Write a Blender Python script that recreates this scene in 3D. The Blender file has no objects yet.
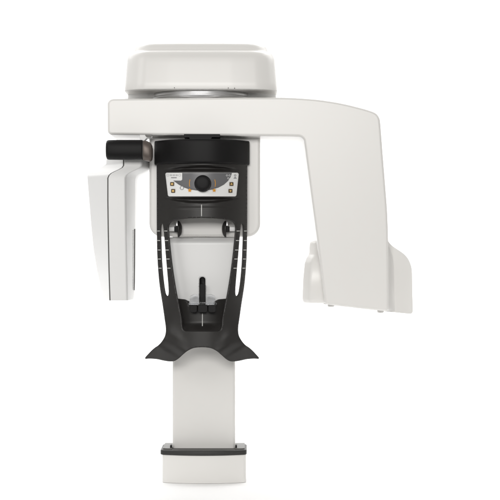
import bpy, bmesh, math, random
from mathutils import Vector, Matrix
from mathutils.geometry import delaunay_2d_cdt

# ---------------------------------------------------------------- camera, world, lamps, exposure
S = 0.003            # metres per photograph pixel on the plane y = 0
CAM_D = 5.0          # camera distance from that plane
CAM_Z = 0.6866       # camera height above the floor
FLOOR_ROW = 484      # photograph row where the column meets the floor

scene = bpy.context.scene
cam_data = bpy.data.cameras.new("camera")
cam = bpy.data.objects.new("camera", cam_data)
scene.collection.objects.link(cam)
cam.location = (0, -CAM_D, CAM_Z)
cam.rotation_euler = (math.radians(90), 0, 0)
cam_data.sensor_width = 36
cam_data.lens = 36 * CAM_D / (500 * S)
cam_data.clip_start = 0.1
cam_data.clip_end = 100
scene.camera = cam

world = bpy.data.worlds.new("World")
scene.world = world
world.use_nodes = True
bg = world.node_tree.nodes["Background"]
bg.inputs["Color"].default_value = (1.0, 0.985, 0.96, 1)
bg.inputs["Strength"].default_value = 0.28

def lamp(name, loc, target, size, power, col=(1, 1, 1), size_y=None):
    d = bpy.data.lights.new(name, 'AREA')
    d.shape = 'RECTANGLE'
    d.size = size
    d.size_y = size_y or size
    d.energy = power
    d.color = col
    o = bpy.data.objects.new(name, d)
    scene.collection.objects.link(o)
    o.location = loc
    o.rotation_euler = (Vector(target) - Vector(loc)).to_track_quat('-Z', 'Y').to_euler()
    return o

lamp("softbox_key", (-3.0, -3.3, 2.3), (0, 0, 0.8), 1.6, 24, (1, 0.99, 0.975), 2.0)
lamp("softbox_front", (-0.35, -5.8, 1.9), (0, 0, 0.5), 2.4, 112, (1, 0.985, 0.96), 1.2)
lamp("softbox_overhead", (-2.3, 1.1, 2.9), (0, 0.1, 0.0), 2.2, 28, (1, 1, 1), 2.2)
lamp("softbox_overhead", (2.3, 1.1, 2.9), (0, 0.1, 0.0), 2.2, 38, (1, 0.99, 0.97), 2.2)
lamp("softbox_overhead", (0.0, 1.7, 3.4), (0, 0.0, 0.0), 3.4, 62, (1, 1, 1), 1.6)
for sx in (-1, 1):
    lamp("backdrop_lamp", (sx * 2.6, 1.3, 1.4), (sx * 1.3, 3.4, 1.2), 1.2, 12, (1, 1, 1), 2.2).data.spread = math.radians(130)

scene.view_settings.view_transform = 'Standard'
scene.view_settings.look = 'None'
scene.view_settings.gamma = 1
scene.view_settings.exposure = 0.46
scene.render.engine = 'CYCLES'
scene.cycles.max_bounces = 10
scene.cycles.transparent_max_bounces = 12

# ---------------------------------------------------------------- helpers
def W(px, py, y=0.0):
    """photograph pixel at depth y -> metres"""
    k = (CAM_D + y) / CAM_D
    return Vector(((px - 250) * S * k, y, CAM_Z + (250 - py) * S * k))

def material(name, col, rough=0.4, spec=0.5, metal=0.0, bump=0.0, bump_scale=400.0, vary=0.0,
             coat=0.0, rough_vary=0.0):
    m = bpy.data.materials.new(name)
    m.use_nodes = True
    nt = m.node_tree
    p = nt.nodes["Principled BSDF"]
    p.inputs["Base Color"].default_value = (*col, 1)
    p.inputs["Roughness"].default_value = rough
    p.inputs["Metallic"].default_value = metal
    p.inputs["Specular IOR Level"].default_value = spec
    p.inputs["Coat Weight"].default_value = coat
    p.inputs["Coat Roughness"].default_value = 0.22
    tc = nt.nodes.new("ShaderNodeTexCoord")
    if bump:
        n = nt.nodes.new("ShaderNodeTexNoise")
        n.inputs["Scale"].default_value = bump_scale
        n.inputs["Detail"].default_value = 3
        b = nt.nodes.new("ShaderNodeBump")
        b.inputs["Strength"].default_value = bump
        b.inputs["Distance"].default_value = 0.001
        nt.links.new(tc.outputs["Object"], n.inputs["Vector"])
        nt.links.new(n.outputs["Fac"], b.inputs["Height"])
        nt.links.new(b.outputs["Normal"], p.inputs["Normal"])
    if vary or rough_vary:
        n2 = nt.nodes.new("ShaderNodeTexNoise")
        n2.inputs["Scale"].default_value = 9
        n2.inputs["Detail"].default_value = 5
        nt.links.new(tc.outputs["Object"], n2.inputs["Vector"])
        if vary:
            mx = nt.nodes.new("ShaderNodeMix")
            mx.data_type = 'RGBA'
            mx.inputs["A"].default_value = (*[c * (1 - vary) for c in col], 1)
            mx.inputs["B"].default_value = (*[min(1, c * (1 + vary)) for c in col], 1)
            nt.links.new(n2.outputs["Fac"], mx.inputs["Factor"])
            nt.links.new(mx.outputs["Result"], p.inputs["Base Color"])
        if rough_vary:
            mr = nt.nodes.new("ShaderNodeMapRange")
            mr.inputs["To Min"].default_value = rough - rough_vary
            mr.inputs["To Max"].default_value = rough + rough_vary
            nt.links.new(n2.outputs["Fac"], mr.inputs["Value"])
            nt.links.new(mr.outputs["Result"], p.inputs["Roughness"])
    return m

M = {
    'white': material("white_enamel", (0.735, 0.724, 0.703), 0.33, 0.45, coat=0.06),
    'cool': material("white_plastic", (0.72, 0.72, 0.715), 0.36, 0.42, coat=0.05),
    'column': material("column_paint", (0.66, 0.65, 0.63), 0.45, 0.35),
    'black': material("black_plastic", (0.018, 0.0166, 0.0155), 0.44, 0.40, bump=0.05, bump_scale=900, vary=0.08, rough_vary=0.05),
    'rubber': material("black_rubber", (0.005, 0.0047, 0.005), 0.55, 0.22, bump=0.12, bump_scale=800),
    'band': material("dark_band", (0.020, 0.0195, 0.0185), 0.45, 0.4, bump=0.06, bump_scale=600),
    'grey': material("grey_plastic", (0.10, 0.097, 0.09), 0.4, 0.4, bump=0.05),
    'taupe': material("bronze_metal", (0.13, 0.108, 0.095), 0.45, 0.5, metal=0.5, bump=0.04),
    'silver': material("brushed_metal", (0.78, 0.78, 0.785), 0.42, 0.5, metal=1.0, bump=0.03),
    'seam': material("dark_seam", (0.09, 0.088, 0.085), 0.6, 0.3),
    'label': material("label_white", (0.78, 0.78, 0.77), 0.35, 0.4),
    'labelgrey': material("label_grey", (0.13, 0.13, 0.135), 0.35, 0.4),
    'ink': material("label_ink", (0.28, 0.28, 0.29), 0.5, 0.3),
    'paleink': material("pale_ink", (0.5, 0.5, 0.5), 0.5, 0.3),
    'orange': material("orange_ink", (0.68, 0.30, 0.025), 0.45, 0.3),
    'brown': material("button_brown", (0.10, 0.07, 0.035), 0.4, 0.4),
    'gold': material("button_gold", (0.80, 0.52, 0.18), 0.4, 0.4),
    'mark': material("white_mark", (0.62, 0.62, 0.6), 0.5, 0.3),
    'floor': material("added_dark_floor", (0.10, 0.10, 0.10), 0.6, 0.3, vary=0.2),
    'paper': material("backdrop_paper", (0.97, 0.97, 0.97), 0.9, 0.1),
}
acr = bpy.data.materials.new("clear_acrylic")
acr.use_nodes = True
ap = acr.node_tree.nodes["Principled BSDF"]
ap.inputs["Base Color"].default_value = (0.97, 0.98, 1.0, 1)
ap.inputs["Transmission Weight"].default_value = 1.0
ap.inputs["Roughness"].default_value = 0.03
ap.inputs["IOR"].default_value = 1.45
M['acrylic'] = acr

def build(name, bm, m, parent=None, bevel=0.0, seg=4, smooth=True, angle=35, solid=0.0, fix=True):
    if fix:
        bmesh.ops.recalc_face_normals(bm, faces=bm.faces)
    me = bpy.data.meshes.new(name)
    bm.to_mesh(me)
    bm.free()
    me.materials.append(M[m])
    o = bpy.data.objects.new(name, me)
    scene.collection.objects.link(o)
    if parent is not None:
        o.parent = parent
    if solid:
        md = o.modifiers.new("solid", 'SOLIDIFY')
        md.thickness = solid
        md.offset = -1
        md.use_quality_normals = True
    if bevel:
        b = o.modifiers.new("bevel", 'BEVEL')
        b.width = bevel
        b.segments = seg
        b.limit_method = 'ANGLE'
        b.angle_limit = math.radians(angle)
        b.miter_outer = 'MITER_ARC'
    if smooth:
        for p in me.polygons:
            p.use_smooth = True
        if bevel or solid:
            w = o.modifiers.new("normals", 'WEIGHTED_NORMAL')
            w.keep_sharp = True
            w.weight = 80
    return o

def rpoly(pts, n=8):
    """closed polygon of (a, b, radius) with rounded corners -> list of (a, b)"""
    out = []
    L = len(pts)
    for i in range(L):
        p = Vector(pts[i][:2])
        r = pts[i][2] if len(pts[i]) > 2 else 0
        a = Vector(pts[i - 1][:2])
        c = Vector(pts[(i + 1) % L][:2])
        if r <= 0:
            out.append(tuple(p))
            continue
        u = (a - p).normalized()
        v = (c - p).normalized()
        dot = max(-0.9999, min(0.9999, u.dot(v)))
        half = math.acos(dot) / 2
        t = min(r / math.tan(half), (a - p).length * 0.49, (c - p).length * 0.49)
        rr = t * math.tan(half)
        cen = p + (u + v).normalized() * (rr / math.sin(half))
        s = p + u * t - cen
        e = p + v * t - cen
        ang = s.angle_signed(e)
        for k in range(n + 1):
            q = Matrix.Rotation(-ang * k / n, 2) @ s
            out.append(tuple(cen + q))
    return out

def catmull(pts, n=6, closed=False):
    out = []
    L = len(pts)
    rng = range(L if closed else L - 1)
    for i in rng:
        if closed:
            p = [Vector(pts[(i + j) % L]) for j in (-1, 0, 1, 2)]
        else:
            p = [Vector(pts[max(0, min(L - 1, i + j))]) for j in (-1, 0, 1, 2)]
        for k in range(n):
            t = k / n
            q = 0.5 * ((2 * p[1]) + (p[2] - p[0]) * t + (2 * p[0] - 5 * p[1] + 4 * p[2] - p[3]) * t * t
                       + (-p[0] + 3 * p[1] - 3 * p[2] + p[3]) * t ** 3)
            out.append(tuple(q))
    if not closed:
        out.append(tuple(pts[-1]))
    return out

def prism(bm, pix, yf, yb, taper=0.0):
    """outline in photograph pixels at the front depth yf, pulled back to yb"""
    f = [bm.verts.new(W(a, b, yf)) for a, b in pix]
    cx = sum(v.co.x for v in f) / len(f)
    cz = sum(v.co.z for v in f) / len(f)
    bk = []
    for v in f:
        c = v.co.copy()
        c.y = yb
        c.x += (cx - c.x) * taper
        c.z += (cz - c.z) * taper
        bk.append(bm.verts.new(c))
    n = len(f)
    bm.faces.new(f)
    bm.faces.new(list(reversed(bk)))
    for i in range(n):
        j = (i + 1) % n
        bm.faces.new((f[i], bk[i], bk[j], f[j]))

def loft(bm, loops, cap=True):
    rows = [[bm.verts.new(p) for p in lp] for lp in loops]
    n = len(rows[0])
    for a, b in zip(rows, rows[1:]):
        for i in range(n):
            j = (i + 1) % n
            bm.faces.new((a[i], a[j], b[j], b[i]))
    if cap:
        bm.faces.new(list(reversed(rows[0])))
        bm.faces.new(rows[-1])

def lathe(bm, prof, origin, axis, n=48):
    """prof: (distance along axis, radius)"""
    axis = Vector(axis).normalized()
    up = Vector((0, 0, 1)) if abs(axis.z) < 0.9 else Vector((1, 0, 0))
    u = axis.cross(up).normalized()
    v = axis.cross(u)
    o = Vector(origin)
    loops = []
    for d, r in prof:
        loops.append([o + axis * d + (u * math.cos(2 * math.pi * k / n) + v * math.sin(2 * math.pi * k / n)) * max(r, 1e-5)
                      for k in range(n)])
    loft(bm, loops)

def box(bm, x0, x1, y0, y1, z0, z1):
    vs = [bm.verts.new((x, y, z)) for x in (x0, x1) for y in (y0, y1) for z in (z0, z1)]
    for f in ((0, 1, 3, 2), (4, 6, 7, 5), (0, 4, 5, 1), (2, 3, 7, 6), (0, 2, 6, 4), (1, 5, 7, 3)):
        bm.faces.new([vs[i] for i in f])

def inside(p, poly):
    x, y = p
    c = False
    j = len(poly) - 1
    for i in range(len(poly)):
        xi, yi = poly[i]
        xj, yj = poly[j]
        if (yi > y) != (yj > y) and x < (xj - xi) * (y - yi) / (yj - yi) + xi:
            c = not c
        j = i
    return c

def resample(poly, step):
    out = []
    for i in range(len(poly)):
        a = Vector(poly[i])
        b = Vector(poly[(i + 1) % len(poly)])
        n = max(1, int((b - a).length / step))
        for k in range(n):
            q = a.lerp(b, k / n)
            if not out or (q - Vector(out[-1])).length > 0.12:
                out.append(tuple(q))
    if (Vector(out[0]) - Vector(out[-1])).length < 0.12:
        out.pop()
    return out

def sheet(outer, holes, depth, step=1.5, off=0.0):
    """triangulated outline with holes laid on the surface y = depth(px, py)"""
    outer = resample(outer, step)
    holes = [resample(h, step) for h in holes]
    verts, edges = [], []
    for lp in [outer] + holes:
        b = len(verts)
        verts += [Vector(p) for p in lp]
        edges += [(b + i, b + (i + 1) % len(lp)) for i in range(len(lp))]
    bnd = list(verts)
    cell = {}
    for p in bnd:
        cell.setdefault((int(p.x // step), int(p.y // step)), []).append(p)
    xs = [p[0] for p in outer]
    ys = [p[1] for p in outer]
    y = min(ys) + step / 2
    r = 0
    while y < max(ys):
        x = min(xs) + (step / 2 if r % 2 else step)
        while x < max(xs):
            if inside((x, y), outer) and not any(inside((x, y), h) for h in holes):
                q = Vector((x, y))
                i0, j0 = int(x // step), int(y // step)
                if all((q - b).length > step * 0.55 for i in (-1, 0, 1) for j in (-1, 0, 1)
                       for b in cell.get((i0 + i, j0 + j), ())):
                    verts.append(q)
            x += step
        y += step * 0.87
        r += 1
    ov, oe, of, _, _, _ = delaunay_2d_cdt(verts, edges, [], 0, 1e-4)
    bm = bmesh.new()
    vs = [bm.verts.new(W(p.x, p.y, depth(p.x, p.y) - off)) for p in ov]
    for f in of:
        c = sum((ov[i] for i in f), Vector((0, 0))) / len(f)
        if inside(c, outer) and not any(inside(c, h) for h in holes):
            # wind so that the face looks towards the camera (-y)
            q0, q1, q2 = (ov[i] for i in f[:3])
            if abs((q1 - q0).cross(q2 - q0)) < 0.004:
                continue
            a, b, d = (vs[i].co for i in f[:3])
            fs = [vs[i] for i in f]
            if (b - a).cross(d - a).y > 0:
                fs.reverse()
            bm.faces.new(fs)
    for v in [v for v in bm.verts if not v.link_faces]:
        bm.verts.remove(v)
    return bm

def mirror(pts, c):
    return [(2 * c - x, y) for x, y in pts]

def sstep(a, b, x):
    t = max(0.0, min(1.0, (x - a) / (b - a)))
    return t * t * (3 - 2 * t)

# ---------------------------------------------------------------- setting: a white paper sweep, floor running up into the wall
bm = bmesh.new()
prof = [(-0.8, 0.0), (1.6, 0.0)]
for k in range(1, 13):
    a = math.pi / 2 * k / 12
    prof.append((1.6 + 1.6 * math.sin(a), 1.6 - 1.6 * math.cos(a)))
prof.append((3.2, 4.5))
rows = [[bm.verts.new((x, y, z)) for x in (-5.0, 5.0)] for y, z in prof]
for a, b in zip(rows, rows[1:]):
    bm.faces.new((a[0], a[1], b[1], b[0]))
backdrop = build("backdrop", bm, 'paper')
backdrop['kind'] = 'structure'

bm = bmesh.new()
vs = [bm.verts.new(p) for p in ((-8, -9, -0.004), (8, -9, -0.004), (8, 4.5, -0.004), (-8, 4.5, -0.004))]
bm.faces.new(vs)
build("floor", bm, 'floor')['kind'] = 'structure'  # unseen dark floor, added to cut light bouncing up onto the wings

# ---------------------------------------------------------------- the machine
root = bpy.data.objects.new("dental_xray_machine", None)
scene.collection.objects.link(root)
root['label'] = "white panoramic dental x-ray machine with black head support, standing on a white floor"
root['category'] = "x-ray machine"
CX = 202.0

# --- column and its base
def plan_loop(pts, z):
    return [Vector((x, y, z)) for x, y in pts]

bm = bmesh.new()
YC = -0.045
a, b = W(172.4, 400, YC), W(235.1, 400, YC)
pl = rpoly([(a.x, YC, 0.008), (b.x, YC, 0.008), (b.x, 0.05, 0.012), (a.x, 0.05, 0.012)])
loft(bm, [plan_loop(pl, W(0, 470).z), plan_loop(pl, W(0, 118).z)])
column = build("column", bm, 'column', root, 0.0015, 2)

YB = -0.105
a, b = W(162.4, 470, YB + 0.03), W(246.0, 470, YB + 0.03)
def bowed(x0, x1, yf, yb, bow, rf, rb, n=14):
    pts = []
    for k in range(n + 1):
        t = k / n
        x = x0 + (x1 - x0) * t
        y = yf - bow * (1 - (2 * t - 1) ** 2)
        pts.append((x, y, rf if k in (0, n) else 0))
    pts += [(x1, yb, rb), (x0, yb, rb)]
    return rpoly(pts, 6)
bm = bmesh.new()
pl = bowed(a.x, b.x, YB + 0.022, 0.065, 0.024, 0.016, 0.02)
loft(bm, [plan_loop(pl, 0.0005), plan_loop(pl, W(0, 455.2, YB).z)])
base = build("column_base", bm, 'column', root, 0.001, 2)

bm = bmesh.new()
a, b = W(160.5, 452, YB + 0.03), W(246.8, 452, YB + 0.03)
pl = bowed(a.x, b.x, YB + 0.018, 0.068, 0.026, 0.02, 0.02)
zt = W(0, 450.6, YB).z
loft(bm, [plan_loop(pl, W(0, 455.6, YB).z), plan_loop(pl, zt)])
collar = build("column_collar", bm, 'band', root, 0.003, 3)
# the lighter shoulder pieces at both sides of the column
for s in (-1, 1):
    bm = bmesh.new()
    xo = (a.x + 0.006) if s < 0 else (b.x - 0.006)
    xi = (W(172.6, 0, YC).x) if s < 0 else (W(234.9, 0, YC).x)
    x0, x1 = min(xo, xi), max(xo, xi)
    pl2 = rpoly([(x0, YB + 0.03, 0.014 if s < 0 else 0.001), (x1, YB + 0.03 - 0.004, 0.001 if s < 0 else 0.014),
                 (x1, 0.062, 0.004), (x0, 0.062, 0.004)])
    loft(bm, [plan_loop(pl2, zt - 0.001), plan_loop(pl2, zt + 0.0035)])
    build("collar_shoulder", bm, 'grey', collar, 0.0015, 2)
    bm = bmesh.new()
    xs_ = sorted((W(170.1 if s < 0 else 237.0, 0, -0.06).x, W(171.9 if s < 0 else 235.3, 0, -0.06).x))
    box(bm, xs_[0], xs_[1], -0.066, -0.043, zt - 0.001, zt + 0.011)  # shaded gap between column and collar, put in as a black box
    build("gap_shade", bm, 'rubber', collar, 0.001, 2)

# --- rear housing that hangs behind the head support
bm = bmesh.new()
prism(bm, rpoly([(149.3, 128, 0), (260.2, 128, 0), (260.2, 236.8, 13), (149.3, 236.8, 13)], 10), -0.078, 0.0)
build("rear_housing", bm, 'white', root, 0.008, 4)

# --- rotating arm
arm = rpoly([(320.8, 258, 0), (325.2, 304.2, 2.5), (358, 308.4, 0), (388.9, 311.5, 2.5), (388.4, 258, 0)], 6)[1:-1] \
    + catmull([(388.5, 262), (388.3, 238), (387.4, 212), (385.4, 185), (382.6, 150), (380.6, 124), (379.4, 117.4), (376.6, 113.4), (372, 111.0), (360, 107.4), (341, 102.9), (320, 99.6), (300, 97.9), (282, 97.2)], 6) \
    + rpoly([(240, 97.2, 0), (107.2, 98.6, 6), (107.6, 134.6, 4), (290, 136.4, 0), (303.6, 136.8, 6.0), (312.6, 205, 0), (319.6, 258, 0)], 8)
bm = bmesh.new()
prism(bm, arm, -0.15, 0.15)
build("rotating_arm", bm, 'white', root, 0.018, 8, angle=50)

# tube head housing behind the arm's lower end
tube = bmesh.new()
hs = rpoly([(309.5, 262, 4), (330, 262, 1), (380, 238, 2)], 6) + catmull([(387.4, 238.5), (388.6, 241.5), (390.6, 244.2), (394.2, 247.2), (401.8, 252.3), (406.0, 256.0), (409.2, 260.8), (411.6, 268.0), (412.2, 278), (412.5, 296)], 5) \
    + rpoly([(412.8, 305, 0), (413.0, 314.2, 3.0), (385, 311.4, 50), (330, 305.0, 20), (318, 303, 2)], 6)
prism(tube, hs, -0.075, 0.13)
tube_o = build("tube_housing", tube, 'white', root, 0.006, 4, angle=50)
# concave blend between the arm and the flange
bm = bmesh.new()
def blend_row(py, x0):
    out = []
    for k in range(9):
        a_ = math.pi / 2 * k / 8
        px_ = x0 + 9 * (1 - math.cos(a_)) * 1.0
        y_ = -0.123 + 0.049 * math.sin(a_)
        out.append(W(px_, py, y_))
    out.append(W(x0 + 9, py, -0.05))
    out.append(W(x0 - 2, py, -0.05))
    return out
loft(bm, [blend_row(p, x) for p, x in ((244, 379.5), (250, 383.2), (256, 385.4), (266, 386.8), (280, 387.0), (311.0, 387.6))])
build("blend_fillet", bm, 'white', tube_o, 0.0)
# rounded front pod on the left of the arm
bm = bmesh.new()
def pod_row(py, xl, xr, yf, bulge):
    p0, p1 = W(xl, py, yf + 0.02).x, W(xr, py, yf).x
    z = W(0, py, yf).z
    pts = rpoly([(p0, yf + 0.02, 0.012), (p0 + 0.018, yf - bulge, 0.014), (p1, yf - bulge, 0.006), (p1 + 0.01, 0.1, 0.004), (p0 + 0.006, 0.1, 0.02)], 6)
    return [Vector((x, y, z)) for x, y in pts]
loft(bm, [pod_row(303.2, 304.8, 327.5, -0.075, 0.004), pod_row(302.2, 303.4, 327.5, -0.078, 0.010), pod_row(299, 302.4, 327, -0.08, 0.014), pod_row(280, 303.0, 326, -0.08, 0.014),
          pod_row(263.5, 304.6, 325, -0.08, 0.010), pod_row(258.5, 306.2, 324, -0.076, 0.004), pod_row(255.5, 308.2, 323, -0.066, 0.0),
          pod_row(253.5, 309.0, 323, -0.06, 0.0), pod_row(244, 309.6, 322, -0.055, 0.0), pod_row(242, 310.2, 322, -0.052, 0.0),
          pod_row(241, 312.5, 321, -0.046, 0.0)])
build("collimator_cover", bm, 'white', tube_o, 0.0)
for px_, py_ in ((331, 305.6), (380.5, 311.6)):
    bm = bmesh.new()
    c = W(px_, py_, -0.10)
    lathe(bm, [(0.006, 0.010), (-0.001, 0.010), (-0.0035, 0.0085), (-0.0045, 0.005)], c, (0, 0, 1), 24)
    build("foot", bm, 'white', tube_o)

# --- neck, bearing ring and top cover
def octo(hw, yf, yb, cut_x, cut_y, r, cx=None):
    cx = W(CX, 0, 0).x if cx is None else cx
    return rpoly([(cx - hw + cut_x, yf, r), (cx + hw - cut_x, yf, r), (cx + hw, yf + cut_y, r), (cx + hw, yb - 0.06, r * 1.2),
                  (cx + hw - 0.06, yb, r), (cx - hw + 0.06, yb, r), (cx - hw, yb - 0.06, r * 1.2), (cx - hw, yf + cut_y, r)], 8)

bm = bmesh.new()
pl = octo(0.222, -0.055, 0.18, 0.06, 0.04, 0.02)
loft(bm, [plan_loop(pl, W(0, 99, 0).z), plan_loop(pl, W(0, 89, 0).z)])
build("neck", bm, 'cool', root)

bm = bmesh.new()
c = W(CX - 0.5, 97, 0)
R = W(250, 0, 0).x - c.x
z0 = W(0, 97.6, -0.15).z
lathe(bm, [(0, R * 0.93), (0.0025, R * 0.93), (0.003, R * 0.985), (0.0075, R), (0.0105, R * 1.0), (0.0115, R * 0.99), (0.014, R), (0.022, R)],
      (c.x, -0.012, z0), (0, 0, 1), 96)
ring = build("bearing_ring", bm, 'silver', root)
rim = 0

cyf, cyb = -0.175, 0.20
def cover_loop(inset, py):
    hw = (276.7 - 127.2) / 2 * S - inset * S
    cx = W(202.0, 0, 0).x
    yf, yb = cyf + inset * S, cyb - inset * S
    rad = max(0.02, 0.125 - inset * S * 0.8)
    # the front is very slightly bowed between its big rounded corners
    pl = rpoly([(cx - hw, yf, rad), (cx - hw * 0.4, yf - 0.008, 0.3), (cx + hw * 0.4, yf - 0.008, 0.3), (cx + hw, yf, rad), (cx + hw, yb, rad), (cx - hw, yb, rad)], 12)
    return plan_loop(pl, W(0, py - 1.1 * (1 - sstep(55, 85, py)), cyf * 0.65).z)
bm = bmesh.new()
loft(bm, [cover_loop(4.0, 91.3), cover_loop(1.0, 91.3), cover_loop(0.2, 91.1), cover_loop(0.0, 90.4), cover_loop(0.5, 84), cover_loop(1.3, 74), cover_loop(2.0, 66), cover_loop(2.4, 61.5),
          cover_loop(2.9, 58.8), cover_loop(3.9, 56.4), cover_loop(5.4, 54.6), cover_loop(7.2, 53.5), cover_loop(8.4, 53.1),
          cover_loop(9.0, 52.4), cover_loop(9.3, 51.0), cover_loop(10.0, 48.8), cover_loop(11.2, 46.8), cover_loop(13.2, 45.4), cover_loop(17, 44.2), cover_loop(28, 42.9),
          cover_loop(50, 42.2)])
cover = build("top_cover", bm, 'white', root)
for px_, py_ in ((174.4, 87.2), (228.3, 87.4), (234.6, 87.6)):
    bm = bmesh.new()
    lathe(bm, [(0, 0.0014), (0.012, 0.0014)], W(px_, py_ + 0.6, cyf - 0.0085), (0, 1, 0), 12)
    build("screw", bm, 'grey', cover)

# --- sensor head on the left
rows_s = [  # row, A (outer back), B (seam), C (ridge), D (inner back)
    (150, 108, 124.0, 142.5, 152.6),
    (162, 106.5, 124.0, 142.3, 152.6),
    (165.5, 101, 123.9, 141.8, 152.4),
    (167.6, 96.5, 122.6, 140.4, 151.6),
    (169.6, 92.5, 119.0, 136.6, 148.6),
    (171.4, 89.6, 115.0, 132.6, 144.5),
    (173.2, 88.3, 111.6, 129.2, 140.8),
    (175.2, 88.1, 109.4, 126.8, 138.6),
    (178, 88.3, 108.2, 125.5, 137.7),
    (200, 90.0, 108.2, 125.7, 137.6),
    (230, 92.4, 108.6, 126.1, 137.4),
    (250, 94.4, 109.0, 126.5, 137.2),
    (270, 97.6, 109.4, 126.9, 137.0),
    (290, 101.6, 110.0, 127.3, 136.6),
    (300.6, 104.2, 110.3, 127.6, 135.0),
]
YS = -0.12
def shell(cols, yoff=0.0):
    """left shell (A..B) or middle shell (B..D) as a closed loft"""
    loops = []
    for py, A, B, C, D in rows_s:
        z = lambda y: W(0, py, y).z
        pA, pB, pC, pD = W(A, py, 0.06), W(B, py, YS), W(C, py, YS + 0.004), W(D, py, 0.05)
        zz = W(0, py, YS).z
        if cols == 'left':
            gap = 0.0005
            pts = [(pB.x - gap, YS, 0.002), (pB.x - gap, 0.075, 0), (pA.x + 0.02, 0.078, 0.008), (pA.x, 0.055, 0.01), (pA.x + 0.003, 0.0, 0.02)]
        elif cols == 'mid':
            gap = 0.0005
            pts = [(pB.x + gap, YS, 0.002), (pC.x, YS + 0.004, 0.007), (pC.x + (pD.x - pC.x) * 0.88, -0.02, 0.012), (pD.x, 0.05, 0.006), (pD.x - 0.012, 0.078, 0.006), (pB.x + gap, 0.078, 0)]
        else:
            pts = [(pB.x - 0.003, YS + 0.004, 0), (pB.x + 0.003, YS + 0.004, 0), (pB.x + 0.003, 0.07, 0), (pB.x - 0.003, 0.07, 0)]
        loops.append([Vector((x, y, zz)) for x, y in rpoly(pts, 5)])
    return loops
bm = bmesh.new()
loft(bm, shell('mid'))
sensor = build("sensor_head", bm, 'cool', root, 0.002, 2, angle=60)
bm = bmesh.new()
loft(bm, shell('left'))
build("side_shell", bm, 'cool', sensor, 0.002, 2, angle=60)
bm = bmesh.new()
loft(bm, shell('seam'))
build("seam_strip", bm, 'seam', sensor)
# sensor window: slit on the inner flank, with a ribbed strip beside it
bm = bmesh.new()
def flank(py, t, out=0.0):
    """point on the inner flank of the middle shell; t 0 = ridge, 1 = first fold"""
    import bisect
    ks = [r[0] for r in rows_s]
    i = max(1, min(len(ks) - 1, bisect.bisect(ks, py)))
    r0, r1 = rows_s[i - 1], rows_s[i]
    f = (py - r0[0]) / (r1[0] - r0[0])
    C = r0[3] + (r1[3] - r0[3]) * f
    D = r0[4] + (r1[4] - r0[4]) * f
    xC, xD = W(C, py, YS).x, W(D, py, 0.05).x
    a_ = Vector((xC, YS + 0.004))
    b_ = Vector((xC + (xD - xC) * 0.88, -0.02))
    nrm = Vector((b_.y - a_.y, -(b_.x - a_.x))).normalized()
    p = a_.lerp(b_, t) + nrm * out
    return Vector((p.x, p.y, W(0, py, YS).z))
def strip(bm, p0, p1, t0, t1, th, n=8):
    loops = []
    for k in range(n + 1):
        py = p0 + (p1 - p0) * k / n
        loops.append([flank(py, t0, -0.004), flank(py, t0, th), flank(py, t1, th), flank(py, t1, -0.004)])
    loft(bm, loops)
strip(bm, 228.5, 291, 0.93, 0.985, 0.0016)
build("sensor_window", bm, 'seam', sensor)
bm = bmesh.new()
for k in range(42):
    py = 230 + k * 1.45
    strip(bm, py, py + 0.5, 0.72, 0.90, 0.0006, 1)
build("ribbed_strip", bm, 'paleink', sensor)

# --- grip and its end cap
gy = -0.16
o = W(106, 150, gy)
bm = bmesh.new()
gr = 9.9 * S
def grip_loop(px, ry, rz, n=40, e=2.6, py=149.9):
    c_ = W(px, py, gy)
    out = []
    for k in range(n):
        t = 2 * math.pi * k / n
        cs, sn = math.cos(t), math.sin(t)
        out.append(Vector((c_.x, c_.y + math.copysign(abs(cs) ** (2 / e), cs) * ry, c_.z + math.copysign(abs(sn) ** (2 / e), sn) * rz)))
    return out
loft(bm, [grip_loop(105.9, .010, .014), grip_loop(106.1, .016, .020), grip_loop(106.8, .021, .0255), grip_loop(107.8, .0235, .0280), grip_loop(109.4, .0248, .0288),
          grip_loop(120, .0252, .0291), grip_loop(134, .0252, .0291), grip_loop(141.6, .0250, .0290), grip_loop(142.6, .0246, .0286)])
grip = build("grip", bm, 'rubber', root)
bm = bmesh.new()
loft(bm, [grip_loop(142.4, .0225, .0262, py=150.2), grip_loop(143.6, .0225, .0262, py=150.2)])
build("dark_ring", bm, 'seam', grip)
bm = bmesh.new()
loft(bm, [grip_loop(143.4, .0236, .0285, py=150.2), grip_loop(143.9, .0242, .0292, py=150.4), grip_loop(146.5, .0242, .0294, py=151), grip_loop(149.2, .0235, .0285, py=151.8), grip_loop(151.0, .022, .0262, py=152.4),
          grip_loop(152.2, .018, .021, py=152.8), grip_loop(152.8, .010, .012, py=153)])
build("end_cap", bm, 'taupe', grip)
bm = bmesh.new()
prism(bm, rpoly([(139.5, 134, 0.3), (151.8, 134, 0.3), (152.6, 137.6, 0.8), (146.5, 138.2, 0.5), (143.6, 141.4, 0.5), (140.2, 141.4, 0.5)], 4), -0.145, -0.10)
build("grip_bracket", bm, 'cool', grip, 0.002, 2)
bm = bmesh.new()
prism(bm, rpoly([(144.8, 134.8, 0.3), (152.0, 134.8, 0.3), (151.4, 137.2, 0.8), (146.6, 137.2, 0.5)], 4), -0.149, -0.146)
build("bracket_plate", bm, 'grey', grip, 0.0006, 2)

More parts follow.
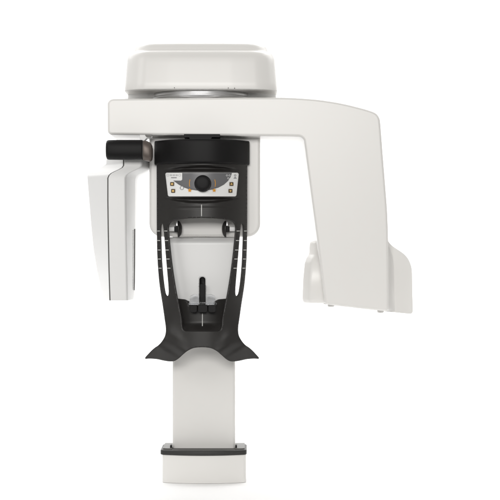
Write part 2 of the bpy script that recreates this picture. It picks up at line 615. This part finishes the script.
# --- black head support shell
Y0 = -0.185
def bodyf(px, py):
    t = abs(px - CX) / 45.0
    lat = 0.076 * t ** 2.4 if t < 1.0 else 0.076 + 0.13 * (t - 1.0)
    # flared wings: the surface folds under, below a slanting crease
    d = py - (331.0 + (45 - 45 * min(t, 1.3)) * 0.62)
    k = sstep(-4, 16, d)
    y = Y0 + lat * (1 - 0.72 * k)
    if d > 0:
        y += 0.0012 * d * sstep(0, 12, d)
    y -= 0.006 * math.exp(-((d + 3) / 9.0) ** 2) * sstep(0.25, 0.6, t)
    # slight forward flare above the crease
    y -= 0.012 * sstep(300, 334, py) * (1 - sstep(334, 350, py)) * sstep(0.4, 0.9, t)
    # two lens shaped grooves above and below the control panel
    u = (px - CX) / 37.0
    if abs(u) < 1:
        h = 3.4 * (1 - u * u)
        y += 0.013 * (1 - u * u) ** 0.5 * sstep(169.9 - h - .6, 169.9 - h + .6, py) * (1 - sstep(169.6, 170.6, py))
        h = 4.0 * (1 - u * u)
        y += 0.013 * (1 - u * u) ** 0.5 * sstep(197.6, 198.6, py) * (1 - sstep(198.3 + h - .6, 198.3 + h + .6, py))
    # fine parting line
    y += 0.002 * max(0.0, 1 - abs(py - 208.2 - 0.6 * t * t) / 0.7)
    return y

left = [(156.6, 152), (156.7, 190), (156.8, 225), (157.2, 254), (159.2, 282), (162.6, 305), (164.6, 319), (165.7, 327), (165.6, 333), (164.0, 338.0),
        (159.5, 344.2), (152.5, 349.6), (148.0, 354.2), (145.0, 357.6)]
bot = [(145.3, 359.0), (150, 358.7), (157, 359.2), (164, 360.7), (170, 361.5), (174.5, 361.0), (178.5, 358.6), (183, 354.6), (188, 350.6), (194, 348.0), (202.0, 347.2)]
lft = catmull(left, 5) + catmull(bot, 5)
outer = lft + list(reversed(mirror(lft, CX)))[1:]
win_l = [(202.0, 217.9), (187, 218.6), (175.5, 220.2), (170.2, 222.4), (168.2, 226.6), (168.5, 234), (170.0, 250), (172.2, 268), (174.8, 285), (177.0, 297), (178.8, 305), (181.4, 318),
         (182.4, 327), (184.4, 330.4), (188, 331.2), (202.0, 331.2)]
win = catmull(win_l, 5)
window = win + list(reversed(mirror(win, CX)))[1:-1]
slot = catmull([(161.9, 223.4), (160.7, 225.4), (160.3, 231), (160.6, 245), (161.3, 262), (162.6, 278), (164.2, 290), (165.4, 294.6), (167.2, 296.0), (168.4, 294.4),
                (168.5, 288), (167.2, 272), (165.7, 255), (164.5, 240), (163.6, 230), (162.9, 225)], 4, closed=True)
bm = sheet(outer, [window, slot, mirror(slot, CX)], bodyf, 1.25)
support = build("head_support", bm, 'black', root, solid=0.004, fix=False)

# collar ring at its top
def bandf(px, py):
    t = abs(px - CX) / 48.0
    return Y0 - 0.012 + 0.10 * min(t, 1) ** 2.6
bm = bmesh.new()
pl_f = [(CX - 47.6 + 95.2 * k / 40) for k in range(41)]
def band_loop(py, ins):
    out = []
    for x in pl_f:
        xx = CX + (x - CX) * (1 - ins * 0.010)
        y = bandf(x, py) + ins * 0.003
        out.append(Vector((W(xx, py, y).x, y, W(0, py, Y0).z)))
    out.append(Vector((out[-1].x - 0.006, -0.066, out[-1].z)))
    out.append(Vector((out[0].x + 0.006, -0.066, out[0].z)))
    return out
loft(bm, [band_loop(163.4, 2.4), band_loop(163.2, 0.8), band_loop(162.4, 0.1), band_loop(161, 0), band_loop(142.5, 0), band_loop(140.6, 0.15), band_loop(139.4, 0.8), band_loop(138.9, 2.4)])
build("collar_ring", bm, 'rubber', support)
bm = bmesh.new()
prism(bm, rpoly([(184, 134, 0), (220, 134, 0), (220, 137.4, 0.6), (212, 137.4, 0.4), (211, 139.4, 0.4), (190, 139.4, 0.4), (189, 137.6, 0.4), (184, 137.6, 0.6)], 4), -0.15, -0.08)
build("mount_bracket", bm, 'rubber', support, 0.001, 2)

# scale ticks beside the slots and the centre mark
bm = bmesh.new()
def tick(bm, x0, x1, y0, y1, off=0.0012):
    xs_ = [x0 + (x1 - x0) * k / 3 for k in range(4)]
    fr = [[bm.verts.new(W(x, y, bodyf(x, y) - off)) for x in xs_] for y in (y0, y1)]
    bk = [[bm.verts.new(W(x, y, bodyf(x, y) + 0.002)) for x in xs_] for y in (y0, y1)]
    for k in range(3):
        bm.faces.new((fr[0][k], fr[0][k + 1], fr[1][k + 1], fr[1][k]))
        bm.faces.new((fr[0][k], bk[0][k], bk[0][k + 1], fr[0][k + 1]))
        bm.faces.new((fr[1][k], fr[1][k + 1], bk[1][k + 1], bk[1][k]))
    for k in (0, 3):
        bm.faces.new((fr[0][k], fr[1][k], bk[1][k], bk[0][k]))
for py, a0, b0 in ((231, 160.0, 164.0), (240.5, 160.2, 164.8), (250, 160.6, 165.5), (259, 161.0, 166.3), (268.2, 161.6, 167.2)):
    for x0, x1 in ((a0 - 2.9, a0 - 0.1), (b0 + 0.1, b0 + 3.3)):
        for q0, q1 in ((x0, x1), (2 * CX - x1, 2 * CX - x0)):
            bm = bmesh.new()
            tick(bm, q0, q1, py - 0.36, py + 0.36)
            build("scale_mark", bm, 'mark', support)
bm = bmesh.new()
tick(bm, 201.1, 201.95, 204.6, 216.2)
build("centre_mark", bm, 'mark', support)

# temple pads inside the window
for s in (-1, 1):
    bm = bmesh.new()
    c = W(CX + s * 23.9, 229, -0.10)
    ax = (-s, 0, 0)
    r = 8.2 * S
    lathe(bm, [(-0.001, r * 0.96), (0.001, r), (0.003, r * 0.97), (0.006, r * 0.84), (0.009, r * 0.62), (0.0112, r * 0.36), (0.012, 0.0005)], c, ax, 32)
    for q in bm.verts:
        q.co.y = c.y + (q.co.y - c.y) * 0.75
    pad = build("temple_pad", bm, 'black', support)
    # its stem runs back to the shell's rim
    bm = bmesh.new()
    xs_ = sorted((CX + s * 23.6, CX + s * 27.6))
    p0, p1 = W(xs_[0], 226.2, -0.10), W(xs_[1], 232, -0.10)
    box(bm, p0.x, p1.x, -0.108, -0.092, p1.z, p0.z)
    build("pad_stem", bm, 'rubber', support, 0.002, 2)
    bm = bmesh.new()
    xs_ = sorted((CX + s * 27.2, CX + s * 34.5))
    p0, p1 = W(xs_[0], 226.8, -0.10), W(xs_[1], 231.2, -0.10)
    box(bm, p0.x, p1.x, -0.106, -0.094, p1.z, p0.z)
    build("pad_bracket", bm, 'cool', support, 0.002, 2)
    bm = bmesh.new()
    xs_ = sorted((CX + s * 24.0, CX + s * 26.0))
    p0, p1 = W(xs_[0], 221.0, -0.10), W(xs_[1], 226.0, -0.10)
    box(bm, p0.x, p1.x, -0.104, -0.094, p1.z, p0.z)
    build("pad_spring", bm, 'silver', support, 0.001, 2)

# --- control panel (label sheet, buttons, knob)
panel_out = rpoly([(165.2, 172.7, 1.6), (238.9, 172.7, 1.8), (236.3, 196.4, 1.8), (168.0, 196.4, 1.8)], 5)
def flat(px, py):      # panel surface: the shell without its grooves
    t = abs(px - CX) / 45.0
    return Y0 + 0.076 * t ** 2.4
def decal(name, poly, m, off, parent, step=1.5, th=0.0006):
    return build(name, sheet(poly, [], flat, step, off), m, parent, solid=th, fix=False)
panel = build("control_panel", sheet(panel_out, [], flat, 1.5, 0.0028), 'label', root, solid=0.002, fix=False)
arc = [(182.2, 172.9), (232.0, 172.9), (230.6, 177.0), (228.0, 181.0), (224.0, 184.6), (218.5, 187.6), (212, 189.6), (204, 190.6), (196, 190.4), (189, 189.3), (183.5, 187.3), (178.6, 184.6), (173.2, 180.6),
       (181.0, 180.6), (182.2, 179.6)]
decal("grey_arc", arc, 'labelgrey', 0.0036, panel)
for (bx, by) in ((172.0, 184.0), (173.0, 190.9), (231.6, 184.0), (230.6, 190.9)):
    o_ = decal("button", rpoly([(bx - 1.9, by - 1.9, .5), (bx + 1.9, by - 1.9, .5), (bx + 1.9, by + 1.9, .5), (bx - 1.9, by + 1.9, .5)], 3), 'brown', 0.0048, panel, 1.0, 0.002)
    right = bx > 200
    if right:
        up = by < 187
        sgn = -1 if up else 1
        tri = [(bx - 1.1, by - sgn * 0.7), (bx + 1.1, by - sgn * 0.7), (bx, by + sgn * 1.2)]
    else:
        tri = [(bx - 0.9, by - 0.9), (bx + 0.9, by - 0.9), (bx + 0.9, by + 0.9), (bx - 0.9, by + 0.9)]
    decal("button_symbol", tri, 'gold', 0.0053, panel, 0.8, 0.0005)
def ringpoly(cx, cy, r0, r1, a0, a1, n=14):
    p = [(cx + r1 * math.cos(a0 + (a1 - a0) * k / n), cy + r1 * math.sin(a0 + (a1 - a0) * k / n)) for k in range(n + 1)]
    q = [(cx + r0 * math.cos(a0 + (a1 - a0) * k / n), cy + r0 * math.sin(a0 + (a1 - a0) * k / n)) for k in range(n + 1)]
    return p + q[::-1]
kx, ky = 203.0, 183.6
R_ = math.radians
for a0, a1 in ((166, 198), (-18, 14)):
    decal("dial_arc", ringpoly(kx - 0.6, ky, 12.7, 13.3, R_(a0), R_(a1)), 'orange', 0.0041, panel, 0.8)
def star(cx, cy, r):
    return [(cx + (r if k % 2 == 0 else r * 0.48) * math.sin(k * math.pi / 5), cy - (r if k % 2 == 0 else r * 0.48) * math.cos(k * math.pi / 5)) for k in range(10)]
decal("star_symbol", star(189.7, 190.3, 2.25), 'orange', 0.0043, panel, 0.8)
decal("star_symbol", star(214.2, 190.3, 2.25), 'orange', 0.0043, panel, 0.8)
decal("ring_symbol", ringpoly(181.8, 187.9, 1.5, 2.0, 0, R_(359), 24), 'ink', 0.0043, panel, 0.8)
# small printed pictograms in the upper corners
for c_ in (167.8, 179.6):
    decal("pictogram", ringpoly(c_, 175.2, 0.9, 1.25, 0, R_(359), 18), 'paleink', 0.0034, panel, 0.8)
for c_ in (170.9, 173.8, 176.7):
    decal("pictogram", rpoly([(c_ - 1.1, 174.4, .3), (c_ + 1.1, 174.4, .3), (c_ + 1.1, 176.0, .3), (c_ - 1.1, 176.0, .3)], 2), 'paleink', 0.0034, panel, 0.8)
decal("pictogram", rpoly([(171, 177.2, .3), (176.6, 177.2, .3), (176.6, 178.2, .3), (171, 178.2, .3)], 2), 'ink', 0.0034, panel, 0.8)
for c_, d_ in ((227.0, 175.4), (229.6, 175.4), (228.3, 178.2)):
    decal("pictogram", ringpoly(c_, d_, 0.5, 1.0, 0, R_(359), 14), 'paleink', 0.0043, panel, 0.8)
decal("pictogram", ringpoly(235.2, 175.4, 0.6, 1.1, 0, R_(359), 14), 'ink', 0.0034, panel, 0.8)
decal("pictogram", [(233.4, 178.6), (237.0, 178.6), (235.2, 176.7)], 'ink', 0.0034, panel, 0.8)

bm = bmesh.new()
c = W(kx - 0.2, ky, Y0 - 0.003)
r = 7.9 * S
lathe(bm, [(0, r * 1.02), (0.004, r * 1.03), (0.006, r * 0.985), (0.020, r * 0.965), (0.0245, r * 0.93), (0.027, r * 0.85), (0.0285, r * 0.7), (0.029, r * 0.45), (0.0292, r * 0.02)],
      c, (0, -1, 0), 64)
for v in bm.verts:      # fine grip flutes around the rim
    pass
build("dial_knob", bm, 'rubber', panel)

# --- white face panel inside the window, with the slot the bite peg slides in
slot_o = rpoly([(199.4, 277.0, 2.7), (205.4, 277.0, 2.7), (205.4, 303.5, 1.0), (199.4, 303.5, 1.0)], 8)
face_o = rpoly([(166.8, 237.2, 3), (237.2, 237.2, 3), (231.5, 312, 3), (172.5, 312, 3)], 5)
def facef(px, py):
    return -0.110 + 0.024 * (1 - sstep(236, 243, py)) + 0.006 * ((px - CX) / 32) ** 2
face = build("face_panel", sheet(face_o, [slot_o], facef, 1.5), 'cool', root, solid=0.006, fix=False)
bm = bmesh.new()
prism(bm, rpoly([(197, 274, 2), (208, 274, 2), (208, 309, 2), (197, 309, 2)], 5), -0.098, -0.088)
build("slot_backing", bm, 'rubber', face)

# --- chin tray in the lower part of the window
bm = bmesh.new()
tr = catmull([(188.2, 301.4), (188.8, 304.6), (190.4, 305.4), (202, 305.4), (212.6, 305.4), (214.4, 304.6), (215.2, 301.4)], 4)
tray_poly = [(174.0, 298.4), (184, 299.4)] + tr + [(219, 299.4), (230.0, 298.4), (228.4, 312), (223.0, 330), (221, 333.8), (202, 334.2), (182, 333.8), (180.0, 330), (175.6, 312)]
def trayf(px, py):
    return -0.140 + 0.018 * (abs(px - CX) / 24) ** 2 - 0.028 * sstep(322, 334, py) * (1 if py > 322 else 0)
tray = build("chin_tray", sheet(tray_poly, [], trayf, 1.5), 'black', root, solid=0.010, fix=False)
bm = bmesh.new()
pts = [(202.0, 313.5), (202.8, 313.5), (202.8, 326), (202.0, 326)]
build("tray_mark", sheet(pts, [], trayf, 1.5, 0.0012), 'mark', tray, solid=0.001, fix=False)

# --- bite block: black peg in a clear holder over three black knobs
bm = bmesh.new()
prism(bm, rpoly([(200.0, 284.0, 1.2), (204.9, 284.0, 1.2), (205.3, 306, 0.4), (199.5, 306, 0.4)], 8), -0.126, -0.100)
bite = build("bite_peg", bm, 'rubber', root, 0.002, 3)
bm = bmesh.new()
prism(bm, rpoly([(190.2, 296.0, 0.8), (194.4, 294.2, 0.8), (199.0, 295.0, 0.6), (199.0, 304.2, 0.4), (190.2, 304.2, 0.6)], 4), -0.160, -0.140)
build("clear_holder", bm, 'acrylic', bite, 0.003, 3)
bm = bmesh.new()
prism(bm, rpoly([(205.8, 295.0, 0.6), (210.8, 294.2, 0.8), (215.0, 296.0, 0.8), (215.0, 304.2, 0.6), (205.8, 304.2, 0.4)], 4), -0.160, -0.140)
build("clear_holder", bm, 'acrylic', bite, 0.003, 3)
bm = bmesh.new()
prism(bm, rpoly([(188.6, 302.6, 0.6), (216.6, 302.6, 0.6), (216.6, 304.8, 0.6), (188.6, 304.8, 0.6)], 4), -0.164, -0.136)
build("clear_plate", bm, 'acrylic', bite, 0.0012, 2)
for x0, x1 in ((189.6, 197.2), (197.8, 207.6), (208.2, 215.8)):
    bm = bmesh.new()
    prism(bm, rpoly([(x0, 305.0, 0.6), (x1, 305.0, 0.6), (x1, 312.6, 2.4), (x0, 312.6, 2.4)], 6), -0.166, -0.132)
    build("bite_knob", bm, 'rubber', bite, 0.003, 3)
